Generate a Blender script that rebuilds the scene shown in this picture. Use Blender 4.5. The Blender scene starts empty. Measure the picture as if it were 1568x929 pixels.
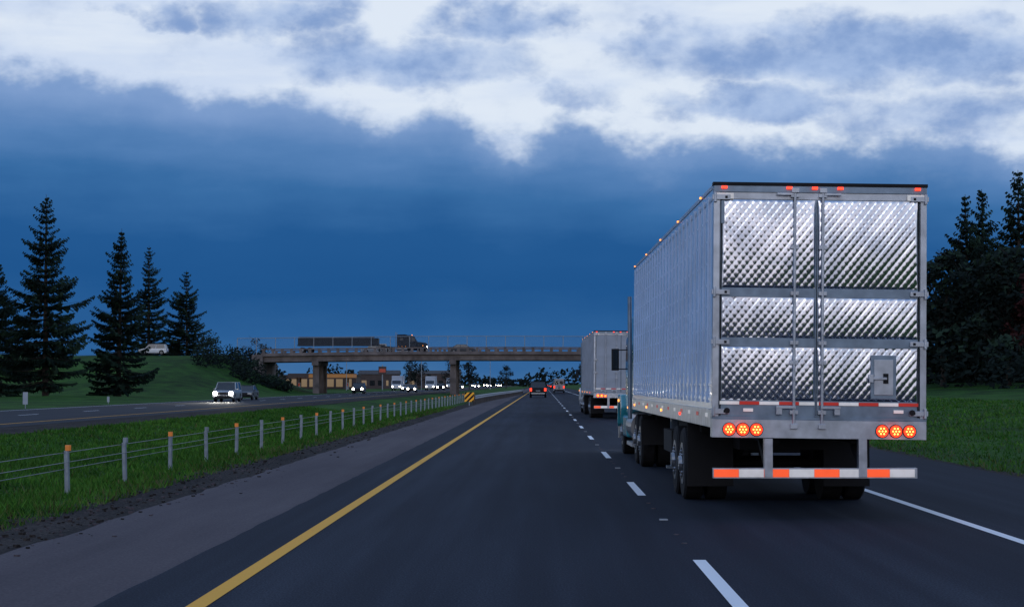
import bpy, math, random
import numpy as np
from mathutils import Vector, Matrix
random.seed(7)
S=bpy.context.scene
def lin(c):
    return tuple(((v/255)/12.92 if v/255<=0.04045 else ((v/255+0.055)/1.055)**2.4) for v in c)
# ------------------------------------------------------------------ materials
def newmat(name):
    m=bpy.data.materials.new(name); m.use_nodes=True
    nt=m.node_tree; b=nt.nodes['Principled BSDF']; return m,nt,b
def mat(name,col,rough=0.6,metal=0.0,var=0.15,scale=6.0,emis=None,estr=0,bump=0.0,spec=0.5,stretch=(1,1,1),coat=0,detail=3):
    m,nt,b=newmat(name)
    tc=nt.nodes.new('ShaderNodeTexCoord'); mp=nt.nodes.new('ShaderNodeMapping'); mp.inputs['Scale'].default_value=stretch
    n=nt.nodes.new('ShaderNodeTexNoise'); n.inputs['Scale'].default_value=scale; n.inputs['Detail'].default_value=detail
    nt.links.new(tc.outputs['Object'],mp.inputs[0]); nt.links.new(mp.outputs[0],n.inputs['Vector'])
    r=nt.nodes.new('ShaderNodeValToRGB')
    r.color_ramp.elements[0].position=0.3; r.color_ramp.elements[1].position=0.7
    r.color_ramp.elements[0].color=tuple(c*(1-var) for c in col)+(1,)
    r.color_ramp.elements[1].color=tuple(min(1,c*(1+var)) for c in col)+(1,)
    nt.links.new(n.outputs['Fac'],r.inputs[0]); nt.links.new(r.outputs[0],b.inputs['Base Color'])
    b.inputs['Roughness'].default_value=rough; b.inputs['Metallic'].default_value=metal
    b.inputs['Specular IOR Level'].default_value=spec; b.inputs['Coat Weight'].default_value=coat
    if emis: b.inputs['Emission Color'].default_value=emis+(1,); b.inputs['Emission Strength'].default_value=estr
    if bump:
        bp=nt.nodes.new('ShaderNodeBump'); bp.inputs['Strength'].default_value=bump; bp.inputs['Distance'].default_value=0.02
        nt.links.new(n.outputs['Fac'],bp.inputs['Height']); nt.links.new(bp.outputs[0],b.inputs['Normal'])
    return m
def layered(name,cols,scales,rough=0.8,bump=0.4,bdist=0.03,spec=0.3):
    m,nt,b=newmat(name)
    tc=nt.nodes.new('ShaderNodeTexCoord')
    wsum=None
    for i,(sc,w,st) in enumerate(scales):
        mp=nt.nodes.new('ShaderNodeMapping'); mp.inputs['Scale'].default_value=st; mp.inputs['Location'].default_value=(i*13.1,i*7.7,0)
        n=nt.nodes.new('ShaderNodeTexNoise'); n.inputs['Scale'].default_value=sc; n.inputs['Detail'].default_value=3
        nt.links.new(tc.outputs['Object'],mp.inputs[0]); nt.links.new(mp.outputs[0],n.inputs['Vector'])
        mu=nt.nodes.new('ShaderNodeMath'); mu.operation='MULTIPLY_ADD'
        sb=nt.nodes.new('ShaderNodeMath'); sb.operation='SUBTRACT'; sb.inputs[1].default_value=0.5
        nt.links.new(n.outputs['Fac'],sb.inputs[0]); nt.links.new(sb.outputs[0],mu.inputs[0]); mu.inputs[1].default_value=w
        if wsum is None: mu.inputs[2].default_value=0.5
        else: nt.links.new(wsum,mu.inputs[2])
        wsum=mu.outputs[0]; last=n
    r=nt.nodes.new('ShaderNodeValToRGB'); cr=r.color_ramp
    while len(cr.elements)<len(cols): cr.elements.new(0.5)
    for i,(p,c) in enumerate(cols):
        cr.elements[i].position=p; cr.elements[i].color=tuple(c)+(1,)
    nt.links.new(wsum,r.inputs[0]); nt.links.new(r.outputs[0],b.inputs['Base Color'])
    b.inputs['Roughness'].default_value=rough; b.inputs['Specular IOR Level'].default_value=spec
    bp=nt.nodes.new('ShaderNodeBump'); bp.inputs['Strength'].default_value=bump; bp.inputs['Distance'].default_value=bdist
    nt.links.new(last.outputs['Fac'],bp.inputs['Height']); nt.links.new(bp.outputs[0],b.inputs['Normal'])
    return m
M={}
M['grass']=layered('grass_ground',[(0.25,(0.008,0.026,0.005)),(0.5,(0.022,0.074,0.009)),(0.72,(0.038,0.112,0.013)),(0.88,(0.072,0.098,0.024))],
    [(0.05,0.9,(1,1,1)),(0.6,0.8,(1,0.5,1)),(9,0.7,(1,0.6,1))],rough=0.95,bump=0.8,bdist=0.08,spec=.1)
M['asphalt']=layered('asphalt',[(0.10,(0.007,0.010,0.018)),(0.5,(0.0165,0.0225,0.036)),(0.90,(0.044,0.054,0.076))],
    [(0.55,0.9,(1,0.006,1)),(3,0.5,(1,0.03,1)),(0.15,0.4,(1,0.4,1)),(60,1.0,(1,0.4,1))],rough=0.85,bump=0.4,bdist=0.006,spec=0.08)
M['asphalt_far']=layered('asphalt_opposing',[(0.2,(0.014,0.018,0.027)),(0.8,(0.034,0.040,0.052))],
    [(0.9,0.5,(1,0.03,1)),(30,0.5,(1,0.5,1))],rough=0.85,bump=0.3,bdist=0.006,spec=0.1)
M['shoulder']=layered('shoulder_paving',[(0.15,(0.056,0.047,0.055)),(0.5,(0.090,0.076,0.084)),(0.85,(0.130,0.112,0.118))],
    [(1.2,0.7,(1,0.03,1)),(0.3,0.5,(1,0.3,1)),(3,0.3,(1,0.1,1)),(40,0.8,(1,0.5,1))],rough=0.9,bump=0.4,bdist=0.01,spec=.1)
M['dirt']=layered('dirt_gravel',[(0.2,(0.010,0.009,0.010)),(0.5,(0.030,0.026,0.025)),(0.8,(0.08,0.066,0.06))],
    [(1.5,0.6,(1,0.2,1)),(25,0.9,(1,0.5,1))],rough=0.95,bump=0.9,bdist=0.05,spec=.1)
M['yellow']=layered('yellow_road_paint',[(0.15,(0.25,0.13,0.03)),(0.35,(0.80,0.37,0.022)),(0.8,(0.86,0.43,0.028))],
    [(3,0.5,(1,0.15,1)),(50,0.7,(1,1,1))],rough=0.7,bump=0.2,bdist=0.004)
M['white']=layered('white_road_paint',[(0.15,(0.3,0.31,0.33)),(0.35,(0.76,0.78,0.8)),(0.8,(0.82,0.83,0.85))],
    [(3,0.5,(1,0.2,1)),(50,0.7,(1,1,1))],rough=0.7,bump=0.2,bdist=0.004)
M['galv']=mat('galvanised_steel',(0.30,0.33,0.37),0.55,0.4,0.2,8)
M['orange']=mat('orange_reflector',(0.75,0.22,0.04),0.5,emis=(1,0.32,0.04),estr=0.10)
M['cable']=mat('cable_steel',(0.2,0.22,0.25),0.5,0.6)
M['concrete']=mat('bridge_concrete',(0.15,0.125,0.12),0.9,0,0.4,0.7,bump=0.3,detail=6)
M['concrete_d']=mat('bridge_concrete_dark',(0.06,0.055,0.055),0.9,0,0.3,0.9)
M['bark']=mat('bark',(0.03,0.023,0.02),0.9,0,0.4,5,bump=0.5)
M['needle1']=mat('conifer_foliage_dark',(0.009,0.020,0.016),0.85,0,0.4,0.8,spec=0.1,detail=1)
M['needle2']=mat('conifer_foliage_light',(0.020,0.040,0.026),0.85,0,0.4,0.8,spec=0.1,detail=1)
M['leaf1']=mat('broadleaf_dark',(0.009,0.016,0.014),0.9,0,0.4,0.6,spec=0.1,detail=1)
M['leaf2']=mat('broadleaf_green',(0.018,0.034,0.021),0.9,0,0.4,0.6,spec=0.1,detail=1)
M['leafred']=mat('broadleaf_russet',(0.040,0.013,0.012),0.9,0,0.4,0.6,spec=0.1,detail=1)
M['blade1']=mat('grass_blade',(0.029,0.100,0.011),0.8,0,0.35,0.7,spec=0.1,detail=1)
M['blade2']=mat('grass_blade_light',(0.062,0.158,0.020),0.8,0,0.35,0.7,spec=0.1,detail=1)
M['blade3']=mat('grass_blade_dry',(0.11,0.11,0.04),0.8,0,0.35,0.7,spec=0.1,detail=1)
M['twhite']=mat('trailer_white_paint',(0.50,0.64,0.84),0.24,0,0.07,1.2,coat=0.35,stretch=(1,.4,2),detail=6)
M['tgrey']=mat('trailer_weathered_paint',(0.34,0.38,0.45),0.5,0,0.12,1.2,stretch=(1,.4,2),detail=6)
M['alu']=mat('aluminium_frame',(0.42,0.46,0.53),0.36,0.8,0.22,6,detail=5)
M['alu_blue']=mat('aluminium_band',(0.19,0.25,0.33),0.38,0.75,0.2,6)
M['dark']=mat('black_rubber_trim',(0.010,0.010,0.012),0.75,spec=.3)
M['tire']=mat('tyre_rubber',(0.011,0.011,0.013),0.85,0,0.3,10,spec=.25)
M['rim']=mat('wheel_rim',(0.28,0.30,0.33),0.35,0.8)
M['red_l']=mat('tail_light_red',(0.5,0.02,0.01),0.3,emis=(1,0.04,0.012),estr=2.4)
M['red_c']=mat('tail_light_led',(0.8,0.2,0.02),0.3,emis=(1,0.38,0.05),estr=8)
M['amb_l']=mat('marker_amber',(0.8,0.25,0.02),0.3,emis=(1,0.30,0.04),estr=3.0)
M['mred']=mat('marker_red',(0.6,0.03,0.02),0.3,emis=(1,0.045,0.015),estr=2.6)
M['head']=mat('headlight_lit',(1,1,1),0.3,emis=(1,0.96,0.86),estr=100)
M['head_far']=mat('headlight_far',(1,1,1),0.3,emis=(1,0.9,0.75),estr=40)
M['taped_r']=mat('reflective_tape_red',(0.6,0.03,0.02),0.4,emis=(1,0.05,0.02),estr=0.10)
M['taped_o']=mat('reflective_tape_orange',(0.8,0.10,0.03),0.4,emis=(1,0.10,0.02),estr=0.7)  # emission on the tapes stands in for headlight they would return
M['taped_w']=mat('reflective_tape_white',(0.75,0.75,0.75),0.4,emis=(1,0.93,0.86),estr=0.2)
M['glass']=mat('vehicle_glass',(0.012,0.016,0.02),0.08,0,0.1,2,spec=0.8)
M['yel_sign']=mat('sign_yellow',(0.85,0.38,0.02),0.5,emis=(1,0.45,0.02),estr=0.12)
M['greysign']=mat('sign_back_grey',(0.25,0.27,0.3),0.5)
def quilt_mat():
    m,nt,b=newmat('quilted_stainless')
    b.inputs['Metallic'].default_value=1; b.inputs['Roughness'].default_value=0.11
    tc=nt.nodes.new('ShaderNodeTexCoord'); n=nt.nodes.new('ShaderNodeTexNoise'); n.inputs['Scale'].default_value=2.2; n.inputs['Detail'].default_value=5
    nt.links.new(tc.outputs['Object'],n.inputs['Vector'])
    r=nt.nodes.new('ShaderNodeValToRGB'); r.color_ramp.elements[0].color=(0.42,0.47,0.57,1); r.color_ramp.elements[1].color=(0.72,0.75,0.84,1)
    r.color_ramp.elements[0].position=0.35; r.color_ramp.elements[1].position=0.62
    nt.links.new(n.outputs['Fac'],r.inputs[0]); nt.links.new(r.outputs[0],b.inputs['Base Color'])
    return m
M['quilt']=quilt_mat()
# ------------------------------------------------------------------ mesh builder
class MB:
    def __init__(s): s.v=[];s.f=[];s.m=[];s.mats=[]
    def mi(s,k):
        if k not in s.mats: s.mats.append(k)
        return s.mats.index(k)
    def add(s,vs,fs,k):
        o=len(s.v); s.v.extend(vs); i=s.mi(k)
        for f in fs: s.f.append(tuple(a+o for a in f)); s.m.append(i)
    def box(s,c,d,k,R=None):
        hx,hy,hz=d[0]/2,d[1]/2,d[2]/2
        p=[(-hx,-hy,-hz),(hx,-hy,-hz),(hx,hy,-hz),(-hx,hy,-hz),(-hx,-hy,hz),(hx,-hy,hz),(hx,hy,hz),(-hx,hy,hz)]
        if R is not None: p=[tuple(R@Vector(a)) for a in p]
        p=[(a[0]+c[0],a[1]+c[1],a[2]+c[2]) for a in p]
        s.add(p,[(0,3,2,1),(4,5,6,7),(0,1,5,4),(1,2,6,5),(2,3,7,6),(3,0,4,7)],k)
    def bx(s,x0,x1,y0,y1,z0,z1,k): s.box(((x0+x1)/2,(y0+y1)/2,(z0+z1)/2),(x1-x0,y1-y0,z1-z0),k)
    def cyl(s,p0,p1,r0,r1,k,n=12,caps=True):
        p0=Vector(p0);p1=Vector(p1);d=(p1-p0).normalized()
        a=Vector((0,0,1)) if abs(d.z)<0.9 else Vector((1,0,0))
        u=d.cross(a).normalized(); w=d.cross(u)
        vs=[]
        for p,r in((p0,r0),(p1,r1)):
            for i in range(n):
                t=2*math.pi*i/n; vs.append(tuple(p+u*(r*math.cos(t))+w*(r*math.sin(t))))
        fs=[(i,n+i,n+(i+1)%n,(i+1)%n) for i in range(n)]
        if caps: fs+= [tuple(range(n)),tuple(range(2*n-1,n-1,-1))]
        s.add(vs,fs,k)
    def prism(s,prof,x0,x1,k,taper=None):
        n=len(prof); vs=[(x0,p[0],p[1]) for p in prof]+[(x1,p[0],p[1]) for p in prof]
        if taper:
            vs=[(v[0]*taper(v[2]),v[1],v[2]) for v in vs]
        fs=[(i,(i+1)%n,n+(i+1)%n,n+i) for i in range(n)]+[tuple(range(n-1,-1,-1)),tuple(range(n,2*n))]
        s.add(vs,fs,k)
    def build(s,name,parent=None,smooth=False,bevel=0,loc=(0,0,0),rot=(0,0,0)):
        me=bpy.data.meshes.new(name); me.from_pydata(s.v,[],s.f)
        for k in s.mats: me.materials.append(M[k])
        me.polygons.foreach_set('material_index',s.m)
        if smooth: me.polygons.foreach_set('use_smooth',[True]*len(s.f))
        me.update()
        o=bpy.data.objects.new(name,me); S.collection.objects.link(o); o.location=loc; o.rotation_euler=rot
        if parent: o.parent=parent
        if bevel:
            b=o.modifiers.new('bev','BEVEL'); b.width=bevel; b.segments=2; b.limit_method='ANGLE'; b.angle_limit=math.radians(40)
        return o
def empty(name,loc=(0,0,0),rz=0):
    e=bpy.data.objects.new(name,None); S.collection.objects.link(e); e.location=loc; e.rotation_euler=(0,0,rz); e.empty_display_size=0.5; return e
def np_mesh(name,V,F,mats,mi=None,smooth=False,parent=None):
    me=bpy.data.meshes.new(name); nv=len(V); nf=len(F); k=F.shape[1]
    me.vertices.add(nv); me.vertices.foreach_set('co',np.asarray(V,dtype=np.float32).ravel())
    me.loops.add(nf*k); me.loops.foreach_set('vertex_index',np.asarray(F,dtype=np.int32).ravel())
    me.polygons.add(nf); me.polygons.foreach_set('loop_start',np.arange(0,nf*k,k,dtype=np.int32))
    for q in mats: me.materials.append(M[q])
    if mi is not None: me.polygons.foreach_set('material_index',np.asarray(mi,dtype=np.int32))
    me.polygons.foreach_set('use_smooth',np.full(nf,smooth))
    me.update(calc_edges=True); me.validate()
    o=bpy.data.objects.new(name,me); S.collection.objects.link(o)
    if parent: o.parent=parent
    return o
# ------------------------------------------------------------------ terrain
def ss(a,b,x):
    t=np.clip((x-a)/(b-a),0,1); return t*t*(3-2*t)
def H(x,y):
    x=np.asarray(x,float); y=np.asarray(y,float)
    z=np.zeros(np.broadcast(x,y).shape)-0.03
    z=z-0.32*ss(-6.5,-9.5,x)*(1-ss(-13.5,-17.0,x))
    sx=ss(-38.5,-56,x); sy=ss(215,306,y)*(1-ss(322,352,y)); sn=ss(278,306,y)*(1-ss(322,345,y))
    z=z+6.35*sx*sy
    z=z+1.3*ss(9,34,x)+0.5*np.sin(y*0.05)*ss(20,40,x)
    z=z+5.0*ss(14,30,x)*sn
    und=0.35*np.sin(x*0.11+y*0.05)*np.cos(y*0.073+1)
    z=z+und*ss(-40,-52,x)*(y<1200)
    return z
xs=np.array(sorted(set([-4000,-2500,-1500,-900,-600,-400,-300,-240,-200,-170,-150]+list(np.arange(-140,-36,2.0))+[-36,-34,-33.6,-30,-26,-22,-19,-17.4]+list(np.arange(-17,-6,0.5))+[-6.0,-5,-2,2,6,8.2,8.6]+list(np.arange(9,50,1.5))+[55,60,70,80,100,130,170,220,300,400,600,900,1500,2500,4000])),float)
ys=np.array(list(np.arange(-400,0,25))+list(np.arange(0,200,4.0))+list(np.arange(200,360,3.0))+list(np.arange(360,700,20))+[720,800,900,1000,1200,1500,2000,3000,4500,6500],float)
X,Y=np.meshgrid(xs,ys); Z=H(X,Y)
V=np.stack([X,Y,Z],-1).reshape(-1,3); nx=len(xs); ny=len(ys)
I=(np.arange(ny-1)[:,None]*nx+np.arange(nx-1)[None,:]).ravel()
F=np.stack([I,I+1,I+1+nx,I+nx],1)
np_mesh('ground',V,F,['grass'],smooth=True)
def strip(name,x0,x1,y0,y1,z,k,jl=0,jr=0,step=None,seed=0):
    rng=np.random.default_rng(seed)
    if step is None: ysx=np.array([y0,0,50,150,400,1000,y1],float)
    else: ysx=np.concatenate([np.arange(y0,150,step),np.arange(150,900,8),[y1]])
    n=len(ysx); a=x0+jl*(rng.random(n)-0.5); b=x1+jr*(rng.random(n)-0.5)
    V=np.zeros((2*n,3)); V[0::2,0]=a; V[1::2,0]=b; V[0::2,1]=ysx; V[1::2,1]=ysx; V[:,2]=z
    F=np.array([[2*i,2*i+1,2*i+3,2*i+2] for i in range(n-1)])
    return np_mesh(name,V,F,[k])
strip('highway_road',-3.33,8.35,-300,5000,0.0,'asphalt',.03,0,.6,9)
strip('road_shoulder',-5.25,-3.2,-300,5000,-0.006,'shoulder',0.12,0,0.8,1)
strip('dirt_verge',-6.35,-5.0,-300,5000,-0.014,'dirt',0.6,0,0.4,2)
strip('gravel_verge',8.2,8.75,-300,5000,-0.012,'dirt',0,0.4,0.6,3)
strip('opposing_road',-33.4,-20.3,-300,5000,0.0,'asphalt_far')
strip('opposing_shoulder',-20.5,-17.3,-300,5000,-0.008,'dirt',0,0.5,1.0,4)
mk=MB()
def flat(mb,x0,x1,y0,y1,z,k): mb.add([(x0,y0,z),(x1,y0,z),(x1,y1,z),(x0,y1,z)],[(0,1,2,3)],k)
for a,b in((-300,60),(60,400),(400,3000)):
    flat(mk,-2.64,-2.49,a,b,0.006,'yellow'); flat(mk,4.93,5.06,a,b,0.006,'white')
    flat(mk,-32.6,-32.45,a,b,0.006,'white'); flat(mk,-22.0,-21.85,a,b,0.006,'yellow')
for i in range(-8,70):
    y=13.6+13.6*i; flat(mk,1.40,1.52,y,y+3.7,0.006,'white'); flat(mk,-27.3,-27.15,y,y+3.7,0.006,'white')
mk.build('road_markings')
rm=MB()
for i in range(-2,20):
    y=8.7+13.6*i
    rm.box((1.46,y+0.05,0.008),(0.10,0.10,0.016),'greysign')
    for k in (-3.2,-2.1,2.1,3.2): rm.cyl((1.46,y+k,0),(1.46,y+k,0.010),0.035,0.03,'shoulder',8)
rm.build('road_reflector_studs',bevel=0.003)
rng=np.random.default_rng(77); gs_=MB()
for i in range(900):
    y=16*(90/16)**rng.random(); x=-5.75+rng.normal()*.42; s=.010+.022*rng.random()**3
    gs_.box((x,y,s*.3-.01),(s*2,s*1.6,s*1.1),'dirt' if rng.random()<.6 else 'shoulder',Matrix.Rotation(rng.random()*3,3,'Z'))
gs_.build('gravel_stones')
# ------------------------------------------------------------------ grass blades
def blades(name,n,xr,yr,seed,hmin=0.05,hmax=0.16):
    rng=np.random.default_rng(seed)
    t=rng.random(n); y=yr[0]*(yr[1]/yr[0])**t; x=xr[0]+(xr[1]-xr[0])*rng.random(n)
    c=np.sin(x*2.1+np.sin(y*1.3)*2)*np.sin(y*1.7+np.cos(x*1.1)*2)
    hgt=(hmin+(hmax-hmin)*rng.random(n)**1.6)*(1+0.5*c)
    sc=np.clip(y/35,0.7,2.5); w=0.014*sc*(0.7+0.8*rng.random(n))
    a=rng.random(n)*math.pi; la=rng.random(n)*2*math.pi; l=hgt*(0.2+0.8*rng.random(n))
    z=H(x,y)-0.01
    V=np.zeros((n,3,3))
    V[:,0]=np.stack([x-w*np.cos(a),y-w*np.sin(a),z],1); V[:,1]=np.stack([x+w*np.cos(a),y+w*np.sin(a),z],1)
    V[:,2]=np.stack([x+l*np.cos(la),y+l*np.sin(la),z+hgt],1)
    F=np.arange(3*n).reshape(-1,3)
    c2=np.sin(x*.7+y*.21)*np.sin(y*.13+x*.3)
    mi=((rng.random(n)+0.2*c+.3*c2)>0.62).astype(int)
    edge=np.exp(-np.abs(x-(xr[1] if abs(xr[1])<abs(xr[0]) else xr[0]))/.8)
    mi=np.where(rng.random(n)<.03+.35*edge,2,mi)
    return np_mesh(name,V.reshape(-1,3),F,['blade1','blade2','blade3'],mi)
blades('median_grass',130000,(-17.3,-6.05),(17,130),11)
blades('verge_grass',55000,(8.5,24),(26,140),12,hmax=.12)
# ------------------------------------------------------------------ cable barrier
cb=empty('cable_barrier',(0,0,0))
p=MB()
ypos=[29+4.0*i for i in range(-4,40)]
for i,y in enumerate(ypos):
    x=-7.5; z=float(H(x,y)); top=0.68
    p.cyl((x,y,z-0.1),(x+random.uniform(-.025,.025),y+random.uniform(-.02,.02),top-0.09),0.042,0.042,'galv',10)
    k='orange' if i%2==0 else 'galv'
    p.cyl((x,y,top-0.088),(x,y,top),0.046,0.046,k,10)
p.build('posts',cb)
c=MB()
for zz,dx in((0.30,-.05),(0.42,.05),(0.56,-.05)):
    for a,b in zip(ypos[:-1],ypos[1:]): c.cyl((-7.5+dx,a,zz),(-7.5+dx,b,zz),0.0065,0.0065,'cable',5,False)
c.build('cables',cb)
# ------------------------------------------------------------------ guardrail + striped marker
gr=empty('guardrail'); g=MB()
def gx(y): return -5.2+2.0*ss(140,300,y)
yy=list(np.arange(141,305,2.0))
prof=[(0.0,0.44),(0.05,0.50),(0.0,0.56),(0.0,0.60),(0.05,0.66),(0.0,0.74)]
for a,b in zip(yy[:-1],yy[1:]):
    xa,xb=float(gx(a)),float(gx(b)); vs=[(xa+q[0],a,q[1]) for q in prof]+[(xb+q[0],b,q[1]) for q in prof]; n=len(prof)
    g.add(vs,[(i,i+1,n+i+1,n+i) for i in range(n-1)],'galv')
    g.bx(xa-0.16,xa-0.02,a-0.06,a+0.06,-0.1,0.72,'concrete_d')
g.build('beam_and_posts',gr)
sg=empty('striped_marker_sign',(-5.55,139,0)); s=MB()
s.cyl((0,0.03,-0.1),(0,0.03,0.7),0.04,0.04,'galv',8); s.bx(-.36,.36,-.01,.01,.28,.98,'yel_sign')
def clipstripe(c0,c1):
    poly=[(-.35,-.35),(.35,-.35),(.35,.35),(-.35,.35)]
    def clip(poly,f):
        out=[]
        for i in range(len(poly)):
            a,b=poly[i],poly[(i+1)%len(poly)]; fa,fb=f(a),f(b)
            if fa>=0: out.append(a)
            if fa*fb<0: t=fa/(fa-fb); out.append((a[0]+t*(b[0]-a[0]),a[1]+t*(b[1]-a[1])))
        return out
    poly=clip(poly,lambda q:q[0]-q[1]-c0); 
    if poly: poly=clip(poly,lambda q:c1-(q[0]-q[1]))
    return poly
for c0 in (-.6,-.2,.2,.6):
    q=clipstripe(c0-0.1,c0+0.1)
    if len(q)>2: s.add([(a,-.014,b+.63) for a,b in q],[tuple(range(len(q)))],'dark')
s.build('panel',sg)
for (x,y,w,h) in ((-35,124,0.34,1.1),(-36,152,0.2,0.6)):
    e=empty('road_marker_sign',(x,y,float(H(x,y)))); s=MB(); s.cyl((0,0,-.1),(0,0,h),.03,.03,'galv',8); s.bx(-w/2,w/2,-.045,-.03,h*0.25,h,'tgrey'); s.build('post_and_plate',e)
# ------------------------------------------------------------------ overpass
ov=empty('overpass_bridge')
b=MB(); XL,XR=-47,30; Y0,Y1=306,321
def zr(x): return 6.45+0.35*(1-((x+8)/40.0)**2) if abs(x+8)<40 else 6.45
seg=np.linspace(XL,XR,24)
for a,c in zip(seg[:-1],seg[1:]):
    za,zc=zr(a),zr(c)
    def slab(y0,y1,lo,hi,k):
        vs=[(a,y0,za+lo),(c,y0,zc+lo),(c,y1,zc+lo),(a,y1,za+lo),(a,y0,za+hi),(c,y0,zc+hi),(c,y1,zc+hi),(a,y1,za+hi)]
        b.add(vs,[(0,3,2,1),(4,5,6,7),(0,1,5,4),(1,2,6,5),(2,3,7,6),(3,0,4,7)],k)
    slab(Y0,Y1,-0.30,0.0,'concrete')
    slab(Y0+.5,Y0+1.0,-1.25,-0.303,'concrete'); slab(Y1-1.0,Y1-.5,-1.25,-0.303,'concrete')
    for yq in (Y0+4,Y0+7.3,Y0+10.6): slab(yq,yq+.45,-1.25,-0.303,'concrete_d')
    for yq in (Y0+.05,Y1-.35):
        slab(yq,yq+.3,0.003,0.22,'concrete'); slab(yq,yq+.3,0.74,0.95,'concrete')
for x in (-38,-15,9):
    z=zr(x)
    b.bx(x-.55,x+.55,Y0+.3,Y1-.3,z-1.95,z-1.253,'concrete')
    for yq in (Y0+2,Y0+7.5,Y1-2): b.bx(x-.5,x+.5,yq-.5,yq+.5,-.3,z-1.953,'concrete')
b.bx(XL-1.5,XL+.3,Y0-.2,Y1+.2,3.0,6.44,'concrete'); b.bx(XR-.3,XR+1.5,Y0-.2,Y1+.2,2.0,6.44,'concrete')
b.build('deck_and_piers',ov)
pp=MB()
x=XL+.2
while x<XR:
    for yq in (Y0+.08,Y1-.32): pp.bx(x,x+.45,yq,yq+.24,zr(x)+.2,zr(x)+.76,'concrete')
    x+=1.55
pp.build('parapet_balusters',ov)
fn=MB(); x=-51
while x<XR+2:
    z=zr(x); base=max(z,float(H(x,Y0+.2)))
    fn.cyl((x,Y0+.2,base+.9 if x>XL else base-.2),(x,Y0+.2,base+2.75),.06,.06,'galv',6)
    z2=zr(x+3.2); hs=list(np.arange(1.1,2.7,.14))+[2.74]
    for h in hs:
        r=.05 if h==2.74 else .010
        fn.cyl((x,Y0+.2,z+h),(x+3.2,Y0+.2,z2+h),r,r,'galv',4,False)
    x+=3.2
fn.build('fence',ov)
ar=MB(); xa=np.linspace(-160,-46.5,30)
for a,c in zip(xa[:-1],xa[1:]):
    ar.add([(a,Y0+1,max(float(H(a,Y0+1)),6.3)+.15),(c,Y0+1,max(float(H(c,Y0+1)),6.3)+.15),(c,Y1-1,max(float(H(c,Y1-1)),6.3)+.15),(a,Y1-1,max(float(H(a,Y1-1)),6.3)+.15)],[(0,1,2,3)],'asphalt_far')
ar.build('overpass_road')
# ------------------------------------------------------------------ trees
def conifer(name,x,y,h,r,seed,dens=1.0,low=0.05,bare=0.0):
    rng=random.Random(seed); z0=float(H(x,y)); e=empty(name,(x,y,z0-0.1))
    t=MB(); lean=(rng.uniform(-.25,.25),rng.uniform(-.2,.2))
    t.cyl((0,0,0),(lean[0]*.5,lean[1]*.5,h*.5),h*.017,h*.010,'bark',9,False); t.cyl((lean[0]*.5,lean[1]*.5,h*.5),(lean[0],lean[1],h*.995),h*.010,.02,'bark',7,False)
    vs=[];fs=[];mi=[]
    z=h*low; lop=[rng.uniform(.7,1.15) for _ in range(9)]
    while z<h*.985:
        f=z/h; prof=(1-f)**.88*min(1,.6+f*2.4)
        nb=max(3,int((6.5 if f<.75 else 5)*dens+rng.uniform(-1,1))); off=rng.random()*6.28; whorl=rng.uniform(.62,1.16)
        if rng.random()<bare: whorl*=.5
        for q in range(nb):
            az=off+6.283*q/nb+rng.uniform(-.4,.4)
            L=(r*prof*whorl*lop[int((az%6.283)/6.283*9)%9]*rng.uniform(.6,1.2))+.16
            if rng.random()<.14: L*=1.3
            if rng.random()<.09: continue
            sl=-.42+f*.8+rng.uniform(-.14,.14); cu=.30
            dx,dy=math.cos(az),math.sin(az); bx0,by0=lean[0]*f,lean[1]*f
            t.cyl((bx0,by0,z),(bx0+dx*L*.75,by0+dy*L*.75,z+L*.75*(sl+cu*.75)),.045*(1-f)+.012,.008,'bark',4,False)
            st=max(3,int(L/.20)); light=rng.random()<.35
            for i in range(st):
                tt=(i+.5)/st
                if tt<.10 and L>1.5: continue
                px=bx0+dx*L*tt; py=by0+dy*L*tt; pz=z+L*(sl*tt+cu*tt*tt)
                w=(.14+.55*L/4*math.sin(math.pi*min(1,.25+tt*.75)))*(1 if L>.8 else .6)
                for k in range(4):
                    sd=(-1,1)[k%2]; a2=az+sd*rng.uniform(.3,1.1); l2=w*rng.uniform(.6,1.5); 
                    ex=px+math.cos(a2)*l2; ey=py+math.sin(a2)*l2; ez=pz-l2*rng.uniform(.0,.55)
                    s_=.075*rng.uniform(.6,1.5); hx=-math.sin(a2)*s_; hy=math.cos(a2)*s_
                    n=len(vs); hz=rng.uniform(-.06,.04)
                    vs+= [(px-hx,py-hy,pz-hz),(px+hx,py+hy,pz+hz),(ex+hx*.7,ey+hy*.7,ez+hz),(ex-hx*.3,ey-hy*.3,ez-rng.uniform(.10,.28))]
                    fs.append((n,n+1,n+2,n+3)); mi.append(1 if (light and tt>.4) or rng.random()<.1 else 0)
        z+=(.46+.20*(1-f))*rng.uniform(.7,1.35)*(h/20)**.5
    t.build('trunk',e,smooth=True)
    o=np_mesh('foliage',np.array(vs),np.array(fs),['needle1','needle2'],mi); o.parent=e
    return e
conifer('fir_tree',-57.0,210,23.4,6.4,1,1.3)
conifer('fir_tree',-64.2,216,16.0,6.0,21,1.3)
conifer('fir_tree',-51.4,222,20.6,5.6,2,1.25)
conifer('fir_tree',-73.5,342,26.0,6.0,3,1.1,bare=.2)
conifer('fir_tree',-65.4,337,19.6,6.8,4,1.1,bare=.15)
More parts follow.
